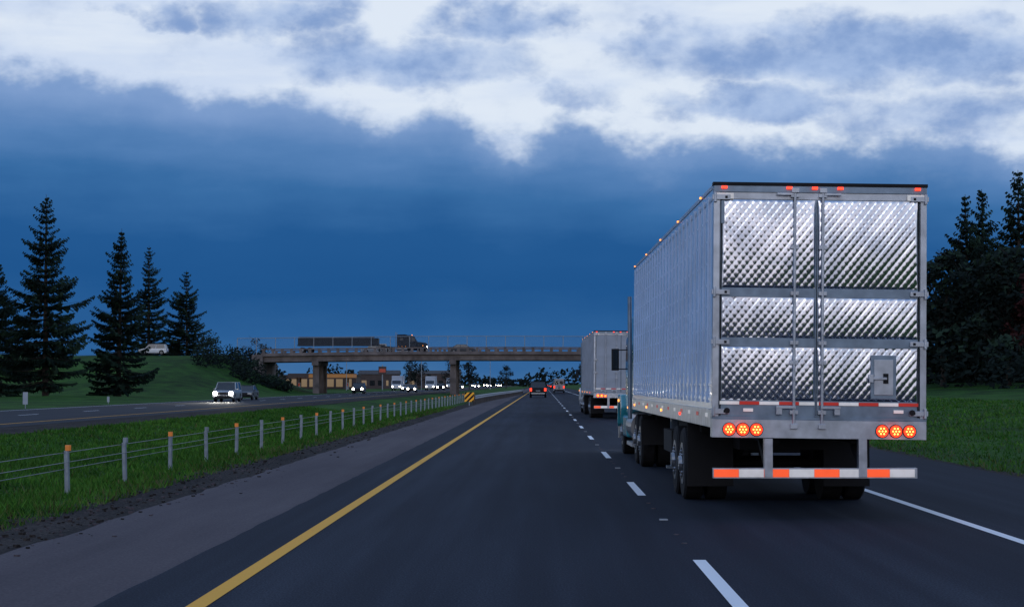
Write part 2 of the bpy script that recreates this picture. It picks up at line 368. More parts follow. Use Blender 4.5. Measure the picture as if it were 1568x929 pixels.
def foliage(mb_v,mb_f,mb_m,cx,cy,cz,rx,ry,rz,n,size,rng,shell=.55):
    for _ in range(n):
        while True:
            a=[rng.uniform(-1,1) for _ in range(3)]; d=a[0]**2+a[1]**2+a[2]**2
            if d<=1 and d>shell*shell*rng.random(): break
        px,py,pz=cx+a[0]*rx,cy+a[1]*ry,cz+a[2]*rz; s=size*rng.uniform(.5,1.3)
        u=Vector((rng.gauss(0,1),rng.gauss(0,1),rng.gauss(0,.7))).normalized(); w=u.orthogonal().normalized(); n0=len(mb_v)
        for (p1,p2) in ((-1,-.5),(.7,-.8),(1,.4),(-.3,.9)):
            q=Vector((px,py,pz))+u*(p1*s)+w*(p2*s*.7); mb_v.append(tuple(q))
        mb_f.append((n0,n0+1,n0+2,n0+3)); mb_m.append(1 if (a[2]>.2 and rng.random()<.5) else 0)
def broadleaf(name,x,y,h,r,seed,mats=('leaf1','leaf2'),dens=1.0,size=.26,core=True):
    rng=random.Random(seed); z0=float(H(x,y)); e=empty(name,(x,y,z0-.1)); t=MB(); vs=[];fs=[];mi=[]
    t.cyl((0,0,0),(0,0,h*.4),h*.022,h*.015,'bark',8,False)
    for i in range(15):
        az=rng.random()*6.28; f=rng.uniform(.28,.95); R=r*math.sin(math.pi*min(1,.15+f*.8))*rng.uniform(.4,.95)
        c=(R*math.cos(az),R*math.sin(az),h*f)
        t.cyl((0,0,h*min(.4,f*.6)),(c[0],c[1],c[2]),h*.009,.02,'bark',5,False)
        for k in range(5):
            d=(c[0]+rng.uniform(-1,1)*r*.35,c[1]+rng.uniform(-1,1)*r*.35,c[2]+rng.uniform(.1,1)*r*.35)
            t.cyl(c,d,.035,.01,'bark',4,False)
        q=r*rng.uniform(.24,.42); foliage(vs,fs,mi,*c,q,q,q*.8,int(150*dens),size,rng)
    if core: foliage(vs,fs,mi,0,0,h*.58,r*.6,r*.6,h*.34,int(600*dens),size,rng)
    t.build('trunk_and_limbs',e,smooth=True); o=np_mesh('foliage',np.array(vs),np.array(fs),list(mats),mi); o.parent=e
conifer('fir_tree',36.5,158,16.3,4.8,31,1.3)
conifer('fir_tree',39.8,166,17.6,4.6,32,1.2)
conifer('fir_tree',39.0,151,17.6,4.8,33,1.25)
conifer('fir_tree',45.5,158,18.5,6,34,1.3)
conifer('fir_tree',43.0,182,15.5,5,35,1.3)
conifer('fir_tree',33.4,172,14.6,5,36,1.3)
broadleaf('broadleaf_tree',31.0,143,10.8,3.8,41,dens=1.2)
broadleaf('broadleaf_tree',34.8,138,10.4,3.6,42,dens=1.2)
broadleaf('russet_tree',36.8,134,9.6,3.0,43,('leafred','leaf1'),dens=1.2,size=.2)
broadleaf('broadleaf_tree',29.8,160,12.8,4.6,44,dens=1.2)
broadleaf('broadleaf_tree',40.5,140,12,4.6,45,dens=1.3)
broadleaf('broadleaf_tree',25.5,176,11,4.4,46,dens=1.2)
rng=random.Random(5)
def mass(name,items,mats,size,n):
    vs=[];fs=[];mi=[]
    for (x,y,r,h) in items:
        z=float(H(x,y)); foliage(vs,fs,mi,x,y,z+h*.42,r,r,h*.6,n,size,rng,shell=.3)
    return np_mesh(name,np.array(vs),np.array(fs),list(mats),mi)
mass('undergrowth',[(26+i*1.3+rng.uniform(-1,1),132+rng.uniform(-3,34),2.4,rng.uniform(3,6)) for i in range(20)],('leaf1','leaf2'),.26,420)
mass('roadside_shrubs',[(-41.5-i*.75+rng.uniform(-.8,.8),290+rng.uniform(-9,10),1.8,rng.uniform(2.2,4.4)*(.55+.5*i/16)) for i in range(18)],('leaf1','leaf2'),.2,300)
mass('hillside_shrubs',[(-74-rng.uniform(0,30),270+rng.uniform(-15,30),2.0,rng.uniform(1.5,3)) for i in range(12)],('leaf1','leaf2'),.25,200)
items=[]
for i in range(330):
    x=-900+i*5.6+rng.uniform(-3,3); items.append((x,1300+rng.uniform(-120,120),rng.uniform(4,9),rng.uniform(5,11)*(1.25+.5*math.sin(x*.02)+.35*math.sin(x*.071))))
mass('distant_trees',items,('leaf1','leaf1'),1.5,55)
items=[(rng.uniform(-190,-62),rng.uniform(400,560),rng.uniform(3,5),rng.uniform(6,10)) for i in range(22)]+[(rng.uniform(60,260),rng.uniform(330,520),rng.uniform(4,6),rng.uniform(8,14)) for i in range(50)]
mass('background_trees',items,('leaf1','leaf2'),.7,130)
items=[(-230+i*5+rng.uniform(-2,2),-230+rng.uniform(-25,25),rng.uniform(4,6),rng.uniform(9,20)*(0.35 if -34<-230+i*5<9 else 1)) for i in range(92) if not(-5<-230+i*5<9)]
mass('added_rear_treeline',items,('leaf1','leaf2'),1.2,90)  # unseen trees behind the camera, added to darken reflections in the trailer doors
for i,(x,y,h) in enumerate([(-58,372,11),(-61.5,380,10.5),(-35,520,8.5),(-27,560,9.5),(-43,600,10),(-14,700,9),(14,640,9),(-20,500,7.5)]):
    broadleaf('bare_tree',x,y,h,h*.36,60+i,('leaf1','leaf1'),dens=.22,size=.25)
# ------------------------------------------------------------------ distant buildings
M['bld']=mat('building_wall',(0.07,0.05,0.048),0.8,0,.15,.5)
M['lit_y']=mat('canopy_fascia_lit',(0.22,0.11,0.04),0.5,emis=(1,0.42,0.08),estr=.11)
M['lit_w']=mat('shop_window_lit',(0.15,0.12,0.09),0.5,emis=(1,0.65,0.3),estr=.15)
M['lit_r']=mat('sign_lit_red',(0.3,0.05,0.03),0.5,emis=(1,0.12,0.05),estr=.08)
gs=empty('gas_station',(-56,455,0)); s=MB()
s.bx(-7,9,0,9,3.1,4.0,'lit_y'); s.bx(-7.1,9.1,-.1,9.1,4.003,4.15,'bld'); s.bx(-7.2,-2,-.15,-.103,3.1,4.0,'bld')
for xx in(-5,1,7):
    for q in(1.5,7.5): s.bx(xx-.2,xx+.2,q-.2,q+.2,-.1,3.097,'bld')
    s.bx(xx-.4,xx+.4,4,5,0,1.9,'tgrey'); s.bx(xx-.3,xx+.3,3.95,3.997,1,1.7,'lit_r')
s.bx(-12,8,18,28,-.1,3.6,'bld'); s.bx(-12.3,8.3,17.6,28.3,3.603,3.9,'concrete_d')
for i in range(8): s.bx(-11+i*2.3,-9.3+i*2.3,17.9,17.997,.8,2.8,'lit_w')
s.build('canopy_and_shop',gs)
py=empty('pylon_sign',(-41,470,0)); s=MB(); s.cyl((0,0,-.1),(0,0,6.4),.15,.15,'galv',8); s.bx(-1.0,1.0,-.2,.2,4.0,6,'bld'); s.bx(-.8,.8,-.23,-.203,4.5,5.4,'lit_r'); s.build('sign',py)
for (x,y,w,d,h) in((-82,480,22,12,6),(-38,640,18,10,5),(-50,560,12,8,4.5)):
    e=empty('warehouse_building',(x,y,0)); s=MB(); s.bx(-w/2,w/2,0,d,-.1,h,'bld'); s.prism([(-.3,h+.003),(d/2,h+1.2),(d+.3,h+.003)],-w/2-.3,w/2+.3,'concrete_d')
    n=int(w/2.6)
    for i in range(n):
        x0=-w/2+.8+i*2.5; s.bx(x0,x0+1.5,-.04,-.003,1.0,2.6,'lit_w' if (i+int(w))%3==0 else 'glass')
    s.bx(w/2-3,w/2-.8,-.05,-.003,0,2.6,'concrete_d'); s.build('walls_and_roof',e)
for (x,y,h) in((-47,440,9),(-31,470,9),(-65,430,9),(-16,560,10)):
    e=empty('street_lamp',(x,y,0)); s=MB(); s.cyl((0,0,-.1),(0,0,h),.1,.06,'galv',8); s.cyl((0,0,h-.1),(1.6,0,h+.2),.05,.04,'galv',6); s.bx(1.4,2.1,-.15,.15,h+.12,h+.26,'greysign'); s.build('pole_and_arm',e)
# ------------------------------------------------------------------ wheels
def wheel(mb,x,y,r,w,side,dual=False,rim='rim'):
    xo=x; xi=x-side*w
    a,bb=(xi,xo) if xi<xo else (xo,xi)
    mb.cyl((a+.03,y,r),(bb-.03,y,r),r,r,'tire',28)
    mb.cyl((a,y,r),(a+.03,y,r),r*.93,r,'tire',28,True); mb.cyl((bb-.03,y,r),(bb,y,r),r,r*.93,'tire',28,True)
    o=side*.006
    mb.cyl((xo+o-side*.05,y,r),(xo+o,y,r),r*.56,r*.58,rim,24)
    mb.cyl((xo+o,y,r),(xo+o+side*.004,y,r),r*.44,r*.44,'dark',20); mb.cyl((xo+o,y,r),(xo+o+side*.05,y,r),r*.24,r*.2,rim,14)
    for i in range(8):
        t=i*math.pi/4; mb.cyl((xo+o,y+r*.34*math.cos(t),r+r*.34*math.sin(t)),(xo+o+side*.025,y+r*.34*math.cos(t),r+r*.34*math.sin(t)),r*.045,r*.035,rim,6)
    if dual:
        x2=xi-side*.06; x3=x2-side*w; a,bb=(x2,x3) if x2<x3 else (x3,x2)
        mb.cyl((a,y,r),(bb,y,r),r,r,'tire',28)
# ------------------------------------------------------------------ trailer
def quilt_panel(name,u0,u1,z0,z1,y,parent,pitch=.093,seed=0):
    st=.0088; us=np.linspace(u0,u1,int((u1-u0)/st)); zs=np.linspace(z0,z1,int((z1-z0)/st))
    U,Zz=np.meshgrid(us,zs)
    a=(U+Zz*.92)/pitch; c=(U-Zz*.80)/pitch
    ta=np.abs(((a%1)-.5)*2); tc=np.abs(((c%1)-.5)*2)
    f=np.clip((U+1.2)/2.4,0,1)
    A=.0014*(1-.66*f); C=.0016+.0016*f
    hgt=A*(1-ta**2.2)+C*(1-tc**2.2)
    zm=(Zz-z0)/(z1-z0); bul=(z1-z0)*.014*(1-(2*zm-1)**2)
    hgt=hgt+bul+.0035*np.sin(U*2.6+seed)*np.sin(Zz*3.9+seed*2)+.0007*np.sin(U*9+Zz*6+seed)+.0004*np.sin(U*23-Zz*17+seed*3)
    edge=np.minimum.reduce([U-u0,u1-U,Zz-z0,z1-Zz]); hgt=hgt*np.clip(edge/.02,0,1)
    V=np.stack([U,np.full_like(U,y)-hgt,Zz],-1).reshape(-1,3); nx=len(us); ny=len(zs)
    I=(np.arange(ny-1)[:,None]*nx+np.arange(nx-1)[None,:]).ravel(); F=np.stack([I,I+1,I+1+nx,I+nx],1)
    o=np_mesh(name,V,F,['quilt'],smooth=True); o.parent=parent; return o
def trailer(x,y,yaw,quilted=True,L=16.15,roll=0.0,ax=(4.15,5.4)):
    e=empty('semi_trailer',(x,y,0),yaw)
    body=empty('trailer_body',(0,0,0)); body.parent=e; body.rotation_euler=(0,math.radians(roll),0)
    s=MB(); W=1.295; pt='twhite' if quilted else 'tgrey'
    s.bx(-W+.012,W-.012,.06,L,1.32,4.02,pt)
    s.bx(-W,W,.05,L,4.023,4.07,'alu')
    s.bx(-W-.004,-W+.05,.05,L,1.10,1.318,'alu'); s.bx(W-.05,W+.004,.05,L,1.10,1.318,'alu')
    s.bx(-W+.05,W-.05,.1,L,1.14,1.316,'dark')
    n=int(L/.61)
    for i in range(1,n):
        yy=i*L/n
        for sd in(-1,1):
            xo=sd*(W-.012); s.prism([(yy-.06,1.40),(yy+.06,1.40),(yy+.06,3.96),(yy-.06,3.96)],xo,xo+sd*.028,pt)
            yb=yy+.5*L/n
            if i<n-1: s.prism([(yb-.012,1.40),(yb+.012,1.40),(yb+.012,3.96),(yb-.012,3.96)],xo,xo+sd*.010,pt)
    for sd in(-1,1):
        xo=sd*(W-.012)
        for zz in(1.45,1.62,3.9): s.box((xo+sd*.004,L/2,zz),(.010,L-.2,.035),'alu' if zz>3 else pt)
        for i in range(13): s.box((sd*(W+.006),.6+i*1.2,1.245),(.004,.30,.05),'taped_r' if i%2 else 'taped_w')
    o=s.build('box',body,bevel=.006)
    rv=MB()
    for i in range(1,n):
        yy=i*L/n
        for zz in np.arange(1.50,3.93,.27):
            for sd in (-1,1): rv.box((sd*(W+.018),yy,zz),(.010,.05,.03),pt)
    rv.build('side_rivets',body)
    r=MB(); fm='alu'
    r.bx(-W,-W+.075,-.03,.08,1.23,4.02,fm); r.bx(W-.075,W,-.03,.08,1.23,4.02,fm)
    r.bx(-W-.01,W+.01,-.05,.10,4.045,4.085,'dark'); r.bx(-W,W,-.04,.10,3.965,4.042,'alu_blue'); r.bx(-W+.077,W-.077,-.02,.08,3.88,3.963,'alu')
    r.bx(-W,W,-.05,.16,.985,1.205,'alu'); r.bx(-W-.005,W+.005,-.035,.14,1.207,1.24,'alu_blue')
    r.bx(-W+.02,-W+.24,-.055,-.043,3.88,3.95,'taped_w'); r.bx(W-.24,W-.02,-.055,-.043,3.88,3.95,'taped_w')
    r.bx(-W+.09,-W+.13,-.047,-.033,3.58,3.86,'alu_blue')
    DB=-.012
    r.bx(-W+.08,W-.08,DB,.06,1.24,3.878,'alu_blue' if quilted else pt)
    if quilted:
        for z0,z1 in((2.69,2.80),(2.085,2.195)):
            r.bx(-W+.08,W-.08,DB-.012,DB-.002,z0,z1,'alu_blue')
    nt=10; u=-W+.09; wd=(2*W-.18)/nt
    for i in range(nt): r.bx(u+i*wd,u+(i+1)*wd-.004,DB-.018,DB-.003,1.385,1.425,'taped_r' if i%2 else 'taped_w')
    r.bx(-.056,-.024,DB-.030,DB-.001,1.25,3.87,'alu_blue'); r.bx(-.045,-.035,DB-.034,DB-.0305,1.26,3.86,'dark')
    for sd in(-1,1): r.bx(sd*(W-.095)-.008,sd*(W-.095)+.008,DB-.014,DB-.001,1.25,3.87,'dark')
    r.build('rear_frame',body,bevel=.0015)
    if quilted:
        sc=0
        for (z0,z1) in((2.803,3.872),(2.198,2.687),(1.44,2.082)):
            for(u0,u1) in((-1.185,-.058),(-.022,1.185)):
                quilt_panel('quilted_panel',u0,u1,z0,z1,DB-.004,body,seed=sc*1.7+.5); sc+=1
    h=MB()
    for u in(-.31,.03) if quilted else (-.75,-.25,.25,.75):
        h.cyl((u,-.06,1.12),(u,-.06,4.02),.018,.018,'alu',10)
        for zz in(1.30,1.9,2.14,2.74,3.3,3.93):
            h.box((u,-.045,zz),(.10,.05,.05),'alu'); 
        for zz in(1.13,3.99): h.box((u,-.07,zz),(.09,.05,.06),'alu')
        h.box((u-.10 if u<0 else u+.10,-.085,1.36),(.24,.02,.035),'alu'); h.box((u-.18 if u<0 else u+.18,-.07,1.31),(.07,.04,.08),'alu')
    for sd in(-1,1):
        for zz in(1.30,2.14,2.745,3.90):
            h.box((sd*(W-.09),-.045,zz),(.22,.03,.062),'alu'); h.cyl((sd*(W-.015),-.055,zz-.06),(sd*(W-.015),-.055,zz+.06),.02,.02,'alu',8)
            h.box((sd*(W-.15),-.063,zz),(.03,.012,.03),'dark')
    h.box((-.31-.12,-.07,3.945),(.2,.02,.03),'alu'); h.box((.15,-.07,3.945),(.2,.02,.03),'alu')
    if quilted:
        h.bx(.62,.93,-.046,-.034,1.47,2.0,'alu_blue'); h.bx(.66,.89,-.058,-.047,1.52,1.95,'alu'); h.box((.70,-.076,1.72),(.22,.03,.03),'alu'); h.box((.62,-.076,1.72),(.05,.05,.10),'alu'); h.box((.80,-.068,1.72),(.06,.02,.12),'dark')
        h.bx(-.92,-.80,-.043,-.036,1.30,1.34,'taped_w'); h.bx(.9,1.02,-.043,-.036,1.30,1.34,'taped_w')
        for sd in(-1,1): h.cyl((sd*1.12,-.05,1.31),(sd*1.12,-.09,1.31),.035,.035,'dark',12)
    h.build('door_hardware',body,bevel=.004)
    l=MB()
    for sd in(-1,1):
        for u in(.76,.925,1.09):
            cx=sd*u; l.cyl((cx,-.052,1.085),(cx,-.066,1.085),.082,.082,'dark',20); l.cyl((cx,-.066,1.085),(cx,-.08,1.085),.072,.066,'red_l',20)
            pts=[(0,0)]+[(.038*math.cos(t),.038*math.sin(t)) for t in [k*math.pi/3 for k in range(6)]]
            for a,bq in pts: l.cyl((cx+a,-.079,1.085+bq),(cx+a,-.086,1.085+bq),.010,.008,'red_c',8)
        if quilted:
            pl=bpy.data.lights.new('tail_lamp_glow','POINT'); pl.energy=.9; pl.color=(1,.07,.02); pl.shadow_soft_size=.08
            po=bpy.data.objects.new('tail_lamp_glow',pl); S.collection.objects.link(po); po.parent=body; po.location=(sd*.925,-.20,1.085)
    for u in(-1.17,-.38,-.07,.24,1.18): l.box((u,-.062,4.02),(.065,.03,.03),'mred')
    for i in range(5): 
        for sd in(-1,1): l.box((sd*(W+.008),1.6+i*3.5,4.05),(.02,.05,.022),'amb_l')
    for i in range(4):
        for sd in(-1,1): l.box((sd*(W+.012),4.4+i*3.6,1.2),(.02,.09,.04),'amb_l' if i else 'mred')
    l.build('lamps',body)
    g=MB(); yb=.02
    g.bx(-1.27,1.2,yb-.05,yb+.05,.505,.63,'alu')
    k=0; u=-1.26
    while u<1.17:
        w=.30; g.bx(u,min(u+w,1.19),yb-.058,yb-.053,.52,.615,'taped_o' if k%2==0 else 'taped_w')
        u+=w+.004;k+=1
    for u in(-.60,.54): g.bx(u-.05,u+.05,yb-.075,yb+.05,.52,.985,'alu'); g.prism([(.06,.75),(.06,.60),(1.0,1.10),(1.0,1.13)],u-.04,u+.04,'dark')
    g.build('underride_guard',e,bevel=.0015)
    c=MB()
    for u in(-.5,.5): c.bx(u-.06,u+.06,.2,L-.3,.92,1.12,'dark')
    c.bx(-1.1,1.1,ax[0]-1.0,ax[1]+1.4,.98,1.08,'dark')
    c.bx(-.62,.62,ax[0]-1.4,ax[1]+1.4,.75,.915,'dark')
    for a in ax: c.cyl((-1.1,a,.51),(1.1,a,.51),.065,.065,'dark',10); c.cyl((-.5,a+.5,.62),(-.5,a-.1,.75),.12,.12,'dark',8)
    for sd in(-1,1):
        c.bx(sd*.95-.32,sd*.95+.32,ax[0]-.74,ax[0]-.72,.22,1.1,'dark')
        c.bx(sd*.75-.06,sd*.75+.06,11.9,12.1,.12,1.1,'alu_blue'); c.bx(sd*.75-.14,sd*.75+.14,11.85,12.15,.08,.13,'alu_blue')
    c.bx(-1.2,1.2,7.0,8.6,.55,.9,'dark'); c.build('chassis',e)
    w=MB()
    for a in ax:
        for sd in(-1,1): wheel(w,sd*1.28,a,.51,.27,sd,True)
    w.build('wheels',e,smooth=False)
    f=MB(); f.bx(-.95,.95,L,L+.45,2.2,3.95,pt); f.bx(-.8,.8,L+.453,L+.47,2.4,3.2,'dark'); f.build('refrigeration_unit',body,bevel=.04)
    return e
def tractor(x,y,yaw,paint,high=False):
    e=empty('semi_truck_tractor',(x,y,0),yaw)
    c=MB()
    for u in(-.42,.42): c.bx(u-.05,u+.05,-1.0,7.1,.82,1.05,'dark')
    c.bx(-.5,.5,-.2,1.5,1.06,1.16,'dark')
    for a in(0,1.32): c.cyl((-1,a,.51),(1,a,.51),.08,.08,'dark',10)
    for sd in(-1,1):
        c.cyl((sd*.93,2.5,.72),(sd*.93,4.3,.72),.32,.32,'rim',20); c.bx(sd*1.0-.22,sd*1.0+.22,2.5,4.4,.30,.38,'alu')
        c.bx(sd*.98-.27,sd*.98+.27,-.75,-.73,.45,.95,'dark')
    c.build('chassis_and_tanks',e)
    zt=3.75 if high else 3.05
    s=MB()
    tp=lambda z: 1.0 if z<2.2 else 1-.05*(z-2.2)
    s.prism([(2.55,1.05),(4.25,1.05),(4.25,zt),(3.9,zt+.08),(2.6,zt+.05),(2.55,zt-.1)],-1.2,1.2,paint,tp)
    s.prism([(4.253,.95),(5.75,.95),(5.85,1.95),(5.35,2.85),(5.0,2.98),(4.253,3.02)],-1.16,1.16,paint,tp)
    s.prism([(5.853,.9),(7.55,.75),(7.6,1.55),(7.35,1.72),(5.853,1.93)],-.82,.82,paint)
    for sd in(-1,1):
        pf=[(6.0,.75)]+[(6.72+.68*math.cos(t),.52+.68*math.sin(t)) for t in np.linspace(math.pi*.93,math.pi*.08,10)]+[(7.55,.6),(7.55,1.15),(7.2,1.4),(6.2,1.4),(5.86,1.1)]
        a,b2=(.823,1.26) if sd>0 else (-1.26,-.823); s.prism(pf,a,b2,paint)
        s.bx(sd*1.08-.15,sd*1.08+.15,4.3,5.8,.45,.93,paint)
    s.build('cab_and_hood',e,bevel=.05)
    d=MB()
    d.prism([(5.40,2.78),(5.86,1.98),(5.885,1.99),(5.43,2.80)],-1.02,1.02,'glass')
    for sd in(-1,1):
        d.prism([(4.75,1.98),(5.70,1.98),(5.35,2.66),(4.75,2.72)],sd*1.155-.012,sd*1.155+.012,'glass')
        d.bx(sd*1.2-.012,sd*1.2+.012,3.1,3.6,2.1,2.5,'glass')
        d.cyl((sd*1.275,2.35,.9),(sd*1.275,2.35,zt+.45 if not high else 3.9),.045,.045,'alu_blue',14); 
        d.cyl((sd*1.15,5.5,2.42),(sd*1.42,5.6,2.42),.015,.015,'dark',6); d.cyl((sd*1.15,5.5,1.98),(sd*1.42,5.6,1.98),.015,.015,'dark',6)
        d.box((sd*1.41,5.6,2.2),(.17,.08,.50),'dark'); d.box((sd*1.41,5.555,2.2),(.13,.008,.44),'glass')
        d.box((sd*1.02,7.53,1.0),(.3,.06,.2),'head'); d.box((sd*1.265,6.9,1.25),(.02,.12,.06),'amb_l')
        d.cyl((sd*.9,4.5,.95),(sd*.9,5.4,.95),.16,.16,'rim',14)
        for q in range(3): d.box((sd*1.222,2.8+q*.6,1.12),(.02,.07,.04),'amb_l')
    d.bx(-.5,.5,7.57,7.62,.8,1.5,'rim')
    for i in range(5): d.box((-.8+i*.4,5.0,3.04),(.1,.08,.05),'amb_l')
    d.prism([(7.5,.35),(7.75,.35),(7.78,.7),(7.5,.74)],-1.22,1.22,'rim')
    d.build('glass_lamps_trim',e,bevel=.008)
    w=MB()
    for sd in(-1,1):
        wheel(w,sd*1.22,0,.51,.27,sd,True); wheel(w,sd*1.22,1.32,.51,.27,sd,True); wheel(w,sd*1.18,6.72,.52,.3,sd)
    w.build('wheels',e)
    return e
M['teal']=mat('teal_paint',(0.03,0.26,0.32),0.25,0,.06,1,coat=.6)
M['wpaint']=mat('white_vehicle_paint',(0.62,0.64,0.66),0.3,0,.05,1,coat=.5)
M['blackp']=mat('black_vehicle_paint',(0.006,0.007,0.011),0.6,0,.05,1,spec=.2)
M['silver']=mat('silver_vehicle_paint',(0.32,0.34,0.36),0.3,.4,.05,1,coat=.5)
M['darkgrey']=mat('dark_grey_paint',(0.02,0.026,0.038),0.4,.0,.05,1,coat=.2)
M['redp']=mat('dark_red_paint',(0.12,0.012,0.012),0.3,0,.05,1,coat=.5)
yaw=.0112
trailer(3.33,22.4,yaw,True,roll=.75)
def along(x,y,yw,d): return (x-math.sin(yw)*d,y+math.cos(yw)*d)
tx,ty=along(3.33,22.4,yaw,14.5); tractor(tx,ty,yaw+.004,'teal')
trailer(3.63,85,.012,False,roll=.5)
tx,ty=along(3.63,85,.012,14.5); tractor(tx,ty,.012,'wpaint',True)
# ------------------------------------------------------------------ cars
def car(name,x,y,z,heading,paint,kind='sedan',head=False,tail=False,far=False):
    e=empty(name,(x,y,z),heading)
    P={'sedan':(4.6,.9,.93,1.44,(-1.75,-.95,.55,1.25)),'suv':(4.7,.94,1.08,1.74,(-2.15,-1.95,.6,1.2)),'pickup':(5.6,.98,1.15,1.85,(-.85,-.65,.85,1.5)),'van':(5.6,.99,1.25,2.5,(-2.7,-2.65,1.3,1.95))}[kind]
    L,hw,belt,roof,(ra,rb,fb,fa)=P; h=L/2; r=.33 if kind=='sedan' else .37; z0=.28
    s=MB(); wy=(-h+.85,h-.9)
    def arch(c): return [(c+(r+.07)*math.cos(t),r+(r+.07)*math.sin(t)) for t in np.linspace(math.pi,0,9)]
    pr=[(-h,z0+.12)]+[(wy[0]-r-.1,z0)]+arch(wy[0])+[(wy[0]+r+.1,z0),(wy[1]-r-.1,z0)]+arch(wy[1])+[(wy[1]+r+.1,z0),(h-.03,z0+.1),(h,belt-.38),(h-.12,belt-.2),(h-.5,belt-.09),(fa,belt),(ra,belt),(-h+.06,belt-.03),(-h,belt-.25)]
    tp=lambda zz: 1-.0 if zz<.75 else 1-.09*(zz-.75)
    s.prism(pr,-hw,hw,paint,tp)
    if kind=='pickup': s.bx(-hw+.12,hw-.12,-h+.12,ra-.15,belt-.02,belt+.006,'dark')
    wt=hw-.16; wb=hw-.03
    q=[(-wb,ra,belt),(wb,ra,belt),(wb,fa,belt),(-wb,fa,belt),(-wt,rb,roof),(wt,rb,roof),(wt,fb,roof),(-wt,fb,roof)]
    if kind=='van': s.add(q,[(0,3,2,1),(4,5,6,7),(0,1,5,4),(1,2,6,5),(3,0,4,7)],paint); s.add(q,[(2,3,7,6)],'glass')
    else:
        s.add(q,[(0,1,5,4),(1,2,6,5),(2,3,7,6),(3,0,4,7)],'glass')
        s.box((0,(rb+fb)/2,roof+.012),(2*wt+.02,fb-rb+.06,.045),paint)
    s.build('body',e,bevel=.035)
    d=MB()
    if kind!='van':
        for sx in(-1,1):
            for (ya,yb) in((ra,rb),(fa,fb)): d.cyl((sx*wb,ya,belt),(sx*wt,yb,roof),.045,.04,paint,6)
            m=(ra+fa)/2-.1; d.cyl((sx*(wb+.005),m,belt),(sx*(wt+.005),m,roof),.04,.035,paint,6)
    else:
        for sx in(-1,1): d.bx(sx*.45-.33,sx*.45+.33,-2.725,-2.70,1.5,2.1,'glass'); d.prism([(.6,1.3),(1.6,1.3),(1.3,1.95),(.6,1.95)],sx*.935-.02,sx*.935+.02,'glass')
        d.bx(-.01,.01,-2.83,-2.79,.5,2.3,'dark')
    for sx in(-1,1):
        d.box((sx*(hw+.07),fa-.35,belt+.06),(.16,.12,.13),paint)
        hz=belt-.30; hx=sx*(hw-.24)
        d.box((hx,h-.02,hz),(.40,.10,.22),'silver')
        if head: d.cyl((hx,h+.02,hz),(hx,h+.08,hz),.17,.16,'head_far' if far else 'head',14)
        d.box((sx*(hw-.14),-h-.0,belt-.22),(.24,.07,.22 if kind=='sedan' else .36),'red_l' if tail else 'redp')
        d.box((sx*(hw+.0),0,z0+.08),(.03,2.0,.06),'dark')
    d.box((0,h-.0,belt-.30),(.9,.05,.2),'dark'); d.box((0,h+.01,z0+.2),(1.5,.07,.16),'dark')
    d.box((0,-h-.02,z0+.22),(1.6,.08,.16),'dark' if kind!='pickup' else 'rim'); d.box((0,-h-.065 if kind=='pickup' else -h-.015,belt-.35),(.5,.02,.13),'greysign')
    d.build('trim_and_lamps',e)
    w=MB()
    for a in wy:
        for sx in(-1,1): wheel(w,sx*(hw-.01),a,r,.22,sx)
    w.build('wheels',e); return e
PI=math.pi
car('suv',-28.5,166,0,PI,'silver','suv',head=True)
car('sedan',-30.0,186,0,PI,'darkgrey','sedan')
car('pickup_truck',-.55,218,0,0,'blackp','pickup',tail=True)
car('cargo_van',2.9,330,0,0,'wpaint','van',tail=True)
car('sedan',-.4,420,0,0,'redp','sedan',tail=True)
car('suv',3.1,520,0,0,'blackp','suv',tail=True)
zb=lambda x: zr(x)+.01
car('sedan',-13.6,312,zb(-13.6),-PI/2,'darkgrey','sedan'); car('suv',-29,317,zb(-29),PI/2,'silver','suv')
car('suv',-65.5,308.5,max(6.3,float(H(-65.5,308)))+.16,PI/2,'wpaint','suv')
rr=random.Random(3)
for i,(x,y,k) in enumerate([(-30,300,'suv'),(-25,352,'sedan'),(-29.6,400,'sedan'),(-25.2,455,'suv'),(-29.6,505,'pickup'),(-25,560,'sedan'),(-29.8,640,'suv'),(-25,700,'sedan'),(-30,770,'suv'),(-25,860,'sedan'),(-30,960,'suv'),(-25,1080,'sedan'),(-30,1200,'sedan')]):
    car({'suv':'suv','sedan':'sedan','pickup':'pickup_truck'}[k],x,y,0,PI,rr.choice(['silver','darkgrey','wpaint','blackp']),k,head=True,far=True)
for x,y in((-.6,600),(3.2,700),(-.5,820),(3.2,950)): car('sedan',x,y,0,0,'darkgrey','sedan',tail=True)
def box_truck(name,x,y,z,heading,L=7,paint='wpaint',boxm='tgrey',H0=3.4):
    e=empty(name,(x,y,z),heading); s=MB()
    s.bx(-1.22,1.22,-L/2,L/2,1.05,H0,boxm); s.bx(-.5,.5,-L/2,L/2+2.4,.7,1.04,'dark')
    s.prism([(L/2+.15,.55),(L/2+2.6,.55),(L/2+2.62,1.3),(L/2+2.0,1.5),(L/2+1.5,2.4),(L/2+.15,2.45)],-1.1,1.1,paint)
    s.build('box_and_cab',e,bevel=.04); d=MB()
    d.prism([(L/2+1.56,2.33),(L/2+2.02,1.52),(L/2+2.05,1.54),(L/2+1.6,2.36)],-.98,.98,'glass')
    for sd in(-1,1):
        d.prism([(L/2+.6,1.5),(L/2+1.8,1.5),(L/2+1.45,2.2),(L/2+.6,2.25)],sd*1.1-.012,sd*1.1+.012,'glass'); d.box((sd*.85,L/2+2.62,.95),(.25,.06,.18),'head_far')
        for a in(-L/2+1.2,L/2+1.6): wheel(d,sd*1.12,a,.45,.28,sd)
    d.build('wheels_and_glass',e)
box_truck('box_truck',-33,420,0,PI); box_truck('box_truck',-27.0,445,0,PI,L=6); box_truck('box_truck',-29.5,590,0,PI,L=8)
zt=zr(-25)+.01
